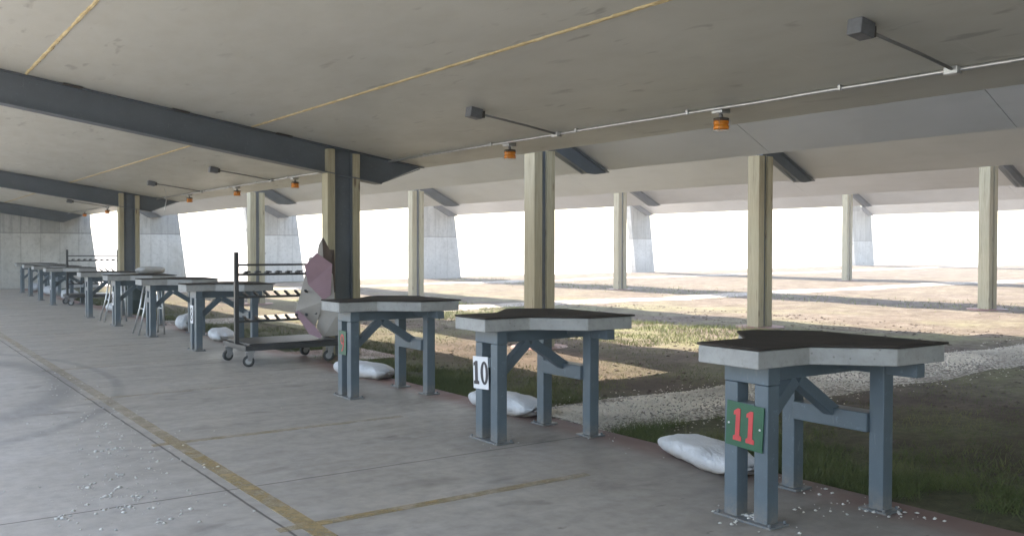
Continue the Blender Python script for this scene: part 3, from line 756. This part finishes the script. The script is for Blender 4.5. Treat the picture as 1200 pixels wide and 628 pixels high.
crumbs(30, 4.6, 4.5, .1, 1.2, .004, .01)
P = np.array(P); P = P[P[:, 0] < EDGE-.02]
o = pebbles('mortar_crumbs', P, S, M_crumb, seed=9); tag(o, 'pale mortar crumbs and chips scattered over the floor slab', 'debris')

# ------------------------------------------------------------------ sand bags
def bag_mesh(seed, L=.6, Wd=.2, H=.16):
    nu, nv = 56, 40; V = []
    for i in range(nu+1):
        u = -1+2*i/nu; e = max(0, 1-abs(u)**3.2)**.5
        pin = .16+.84*e if abs(u) < 1 else .16
        for j in range(nv):
            t = 2*math.pi*j/nv; c, s = math.cos(t), math.sin(t)
            cc = math.copysign(abs(c)**.75, c); sn = math.copysign(abs(s)**.8, s)
            x = u*L; y = cc*Wd*(pin**.55 if abs(u) < .97 else .55*pin**.3); z = sn*H*.5*pin
            q = Vector((x*2.2, y*3, z*3+seed*7)); dn = noise.noise(q*1.1)*.016+abs(noise.noise(q*2.6))*-.012+noise.noise(q*6)*.004
            wr = .013*math.sin(y*48+seed+5*noise.noise(q))*max(0, abs(u)-.5)/.5
            f = 1+(dn+wr)/.12
            V.append((x+.02*noise.noise(q*2+Vector((5, 0, 0))), y*f, max(.0, z*f+H*.42+.012*noise.noise(q*3))))
    F = [(i*nv+j, (i+1)*nv+j, (i+1)*nv+(j+1) % nv, i*nv+(j+1) % nv) for i in range(nu) for j in range(nv)]
    V += [(-L*1.0, 0, H*.42), (L*1.0, 0, H*.42)]
    a, b = len(V)-2, len(V)-1
    me = bpy.data.meshes.new('sandbag'); me.from_pydata(V, [], F+[(a, (j+1) % nv, j) for j in range(nv)]+[(b, nu*nv+j, nu*nv+(j+1) % nv) for j in range(nv)])
    for p in me.polygons: p.use_smooth = True
    me.materials.append(M_bag); me.update(); return me
BAGS = [(4.6, 4.2, .46, .19, .155, 1.29, 'long white sandbag lying on the slab edge beside bench 11'),
        (4.62, 6.56, .47, .17, .18, 1.56, 'white sandbag on the slab edge between the legs of bench 10'),
        (4.6, 9.3, .45, .17, .17, 1.75, 'white sandbag on the slab edge under bench 9'),
        (4.62, 14.35, .6, .18, .17, 1.35, 'white sandbag lying beside the near gun rack left wheels'),
        (4.7, 16.35, .3, .22, .3, 1.4, 'white sandbag standing under bench 8 beside its leg'),
        (4.72, 21.9, .4, .2, .2, 1.6, 'small white sandbag under bench 5 beside a stool leg'),
        (4.75, 27.8, .4, .2, .3, 1.6, 'white sandbag between bench 4 legs beside the far gun rack'),
        (4.75, 30.5, .45, .22, .3, 1.6, 'white sandbag on the floor between benches 2 and 3 legs'),
        (4.75, 33.6, .45, .22, .28, 1.6, 'farthest white sandbag, faint beneath the last bench'),
        ]
for i, (x, y, L, Wd, H, rz, lab) in enumerate(BAGS):
    o = bpy.data.objects.new('sandbag', bag_mesh(i+1, L, Wd, H)); col.objects.link(o); o.location = (x, y, .001); o.rotation_euler.z = rz
    tag(o, lab, 'sandbag', 'white sandbags along the slab edge')
o = bpy.data.objects.new('sandbag', bag_mesh(33, .26, .15, .15)); col.objects.link(o); o.location = (4.5, 18.16, ZT+.016); o.rotation_euler.z = .3
tag(o, 'pale bag resting on top of bench 6', 'sandbag')

# ------------------------------------------------------------------ gun rack carts
def make_cart():
    o = empty('gun_rack_cart', (3.79, 11.17, 0)); Lx, hw = 1.22, .42
    m = MB(); m.box(-.03, Lx, -hw, -hw+.05, .19, .25); m.box(-.03, Lx, hw-.05, hw, .19, .25)
    for xx in (-.03, .38, .8, Lx-.05): m.box(xx, xx+.05, -hw+.05, hw-.05, .192, .248)
    m.build('base_frame', M_black, o, bevel=.004)
    m = MB(); m.box(.02, Lx-.03, -hw+.01, hw-.01, .253, .272); m.build('deck', M_black, o, bevel=.003)
    for xx in (.0, Lx-.03):
        m = MB(); m.box(xx-.022, xx+.028, -.025, .025, .25, 1.37); m.build('upright', M_black, o, bevel=.004)
    m = MB(); m.box(.03, Lx-.05, -.012, .012, 1.2, 1.225); m.build('rail', M_black, o)
    for zz, off, pl in ((1.08, .05, .1), (.8, .09, .16), (.5, .1, .2)):
        m = MB(); m.box(.03, Lx-.05, -.015, .015, zz, zz+.028); r = m.build('rail', M_black, o)
        for kx in range(8):
            x0 = .12+kx*.135
            m = MB()
            if zz > 1: m.tube([(x0, -off, zz+.035), (x0, off, zz+.035)], .016, 8); m.tube([(x0+.04, -off, zz+.045), (x0, off*.2, zz+.05)], .012, 6)
            else: m.bar((x0-.07, -pl*.6, zz+.085), (x0+.05, pl*.3, zz+.015), .03, .02)
            m.build('rifle_rest', M_black, r)
    for xx, yy in ((.04, -.38), (.04, .38), (1.07, -.38), (1.07, .38)):
        m = MB(); m.box(xx-.045, xx+.045, yy-.04, yy+.04, .172, .19); m.box(xx-.04, xx+.03, yy-.036, yy-.03, .07, .172); m.box(xx-.04, xx+.03, yy+.03, yy+.036, .07, .172)
        c = m.build('caster', M_rim, o)
        m = MB(); a = .35 if yy < 0 else -.2; ca, sa = math.cos(a), math.sin(a)
        P_ = lambda t: (xx-.02+t*sa, yy+t*ca, .068)
        m.tube([P_(-.022), P_(-.018), P_(.018), P_(.022)], [.055, .068, .068, .055], 24); m.build('tyre', M_rubber, c)
        m = MB(); m.tube([P_(-.026), P_(.026)], .038, 16); m.build('rim', M_rim, c)
    return o
C0 = make_cart(); tag(C0, 'black wheeled gun rack cart with slanted rests, in front of the pink boards', 'gun rack cart', 'wheeled gun rack carts')
C1 = copy_tree(C0); C1.location = (4.22, 25.0, 0); tag(C1, 'far black wheeled gun rack cart near the end wall', 'gun rack cart', 'wheeled gun rack carts')

# pink and grey boards leaning at the cart's right end
bd = tag(empty('bent_boards', (4.8, 11.0, 0)), 'stack of bent pink and grey boards leaning on the near gun rack cart', 'boards')
vx = Vector((math.cos(.42), -math.sin(.42), 0)); vn = Vector((math.sin(.42), math.cos(.42), 0))
def board(name, pts, d0, m_, folds=None):
    """pts: (u along vx, z, depth offset) ; folded sheet 12 mm thick"""
    m = MB(); bm = m.bm
    vs = [bm.verts.new(vx*u+vn*(d0+d)+Vector((0, 0, z))) for u, z, d in pts]
    for f in (folds or [list(range(len(pts)))]): bm.faces.new([vs[i] for i in f])
    o = m.build(name, m_, bd); s = o.modifiers.new('solid', 'SOLIDIFY'); s.thickness = .012; s.offset = 0; return o
def folded(name, pts, ia, ib, s1, s2, d0, m_):
    """planar sheet creased once along the line pts[ia]-pts[ib]"""
    A, B = Vector(pts[ia]), Vector(pts[ib]); n = Vector((-(B-A).y, (B-A).x)).normalized(); P3 = []
    for p in pts:
        e = (Vector(p)-A).dot(n); P3.append((p[0], p[1], e*(s1 if e > 0 else -s2)))
    k_ = len(pts); f1 = [q % k_ for q in range(ia, ib+1)]; f2 = [q % k_ for q in range(ib, ia+k_+1)]
    return board(name, P3, d0, m_, [f1, f2])
folded('grey_board', [(-.12, 1.3), (.02, 1.32), (.18, 1.08), (.2, .78), (.02, .62), (-.05, .38), (-.29, .62), (-.2, .95)], 3, 6, .25, .3, .02, M_tan)
folded('pink_board', [(-.17, 1.2), (-.02, 1.36), (.17, 1.22), (.15, .82), (.06, .76), (-.13, .96)], 2, 5, .2, -.35, -.05, M_pink)
board('pointed_board', [(.0, 1.31, .0), (.02, 1.5, .0), (.06, 1.56, .0), (.17, 1.34, .0), (.16, 1.2, .0)], .06, M_brownb)
board('pointed_board', [(-.02, 1.32, .0), (.0, 1.46, .0), (.045, 1.55, .0), (.06, 1.3, .0)], .03, M_tan)
folded('grey_board', [(.04, .72), (.34, .74), (.38, .5), (.3, .3), (.06, .28), (-.03, .4)], 1, 4, .3, .1, .07, M_tan)
board('pink_board', [(-.3, .61, .0), (-.25, .63, .0), (-.04, .42, .0), (.04, .31, .0), (.02, .27, .0), (-.12, .33, .0)], -.03, M_pink)
board('dark_board', [(.13, 1.4, .0), (.2, 1.4, .0), (.21, .85, .0), (.13, .85, .0)], .12, M_brownb)

# ------------------------------------------------------------------ stools, barrel, plank
def make_stool():
    o = empty('folding_stool', (4.05, 15.9, 0)); h = .8
    for sx in (-1, 1):
        for sy in (-1, 1):
            m = MB(); m.tube([(-.3 if sx < 0 else .1, sy*.2, 0), (-.2 if sx < 0 else .09, sy*.15, .42), (-.14 if sx < 0 else .08, sy*.12, h)], .014, 8); m.build('leg', M_galv, o)
    m = MB()
    for xx in (-.2, .09): m.tube([(xx, -.15, .42), (xx, .15, .42)], .009, 6)
    m.build('foot_rail', M_galv, o)
    m = MB(); m.tube([(0, 0, h-.005), (0, 0, h), (0, 0, h+.025), (0, 0, h+.03)], [.15, .16, .16, .14], 20); m.build('seat', M_galv, o)
    return o
S0 = make_stool(); S0.location = (4.0, 15.95-.12, -.0); tag(S0, 'metal stool with splayed legs beside bench 7', 'stool', 'metal stools between the benches')
S1 = copy_tree(S0); S1.location = (4.12, 19.0, 0); tag(S1, 'metal stool with splayed legs beside bench 6', 'stool', 'metal stools between the benches')
br = tag(empty('trash_barrel', (5.3, 22.0, 0)), 'dark green trash barrel behind bench 6', 'barrel')
br.location = (5.08, 21.6, -.03)
m = MB(); m.tube([(0, 0, 0), (0, 0, .02), (0, 0, .28), (0, 0, .3), (0, 0, .32), (0, 0, .58), (0, 0, .6), (0, 0, .62), (0, 0, .86)], [.27, .29, .3, .315, .3, .305, .32, .305, .31], 28); m.build('drum', M_bin, br)
m = MB(); m.tube([(0, 0, .862), (0, 0, .885), (0, 0, .9)], [.325, .325, .29], 28); m.build('lid', M_bin, br)
m = MB(); m.box(-.06, .06, -1.6, 1.6, 0, .07)
pk = m.build('timber_plank', M_plank, bevel=.006); pk.location = (6.5, 17.2, -.04); pk.rotation_euler.z = .03
tag(pk, 'weathered timber plank lying in the grass beyond bench 8', 'plank')

m = MB(); m.tube([(5.25, 19.95, zr(5.25)-.1), (5.28, 19.9, zr(5.25)-.3)], .004, 6); m.tube([(5.28, 19.9, zr(5.25)-.3), (5.2, 19.8, zr(5.25)-.62)], .012, 8)
tag(m.build('hanging_strap', M_galv), 'pale strap dangling from the roof before the middle roof beam', 'strap')
# thin air haze
HZ = 1
if HZ:
    m = MB(); m.box(-4200, 4200, -4200, 4200, -5.2, 7.2)
    k = bpy.data.materials.new('haze'); k.use_nodes = True; t = k.node_tree; t.nodes.clear()
    v = t.nodes.new('ShaderNodeVolumePrincipled'); v.inputs['Color'].default_value = (.9, .92, .95, 1); v.inputs['Density'].default_value = .0035; v.inputs['Anisotropy'].default_value = .3
    o_ = t.nodes.new('ShaderNodeOutputMaterial'); t.links.new(v.outputs[0], o_.inputs['Volume'])
    tag(m.build('haze', k), kind='stuff')
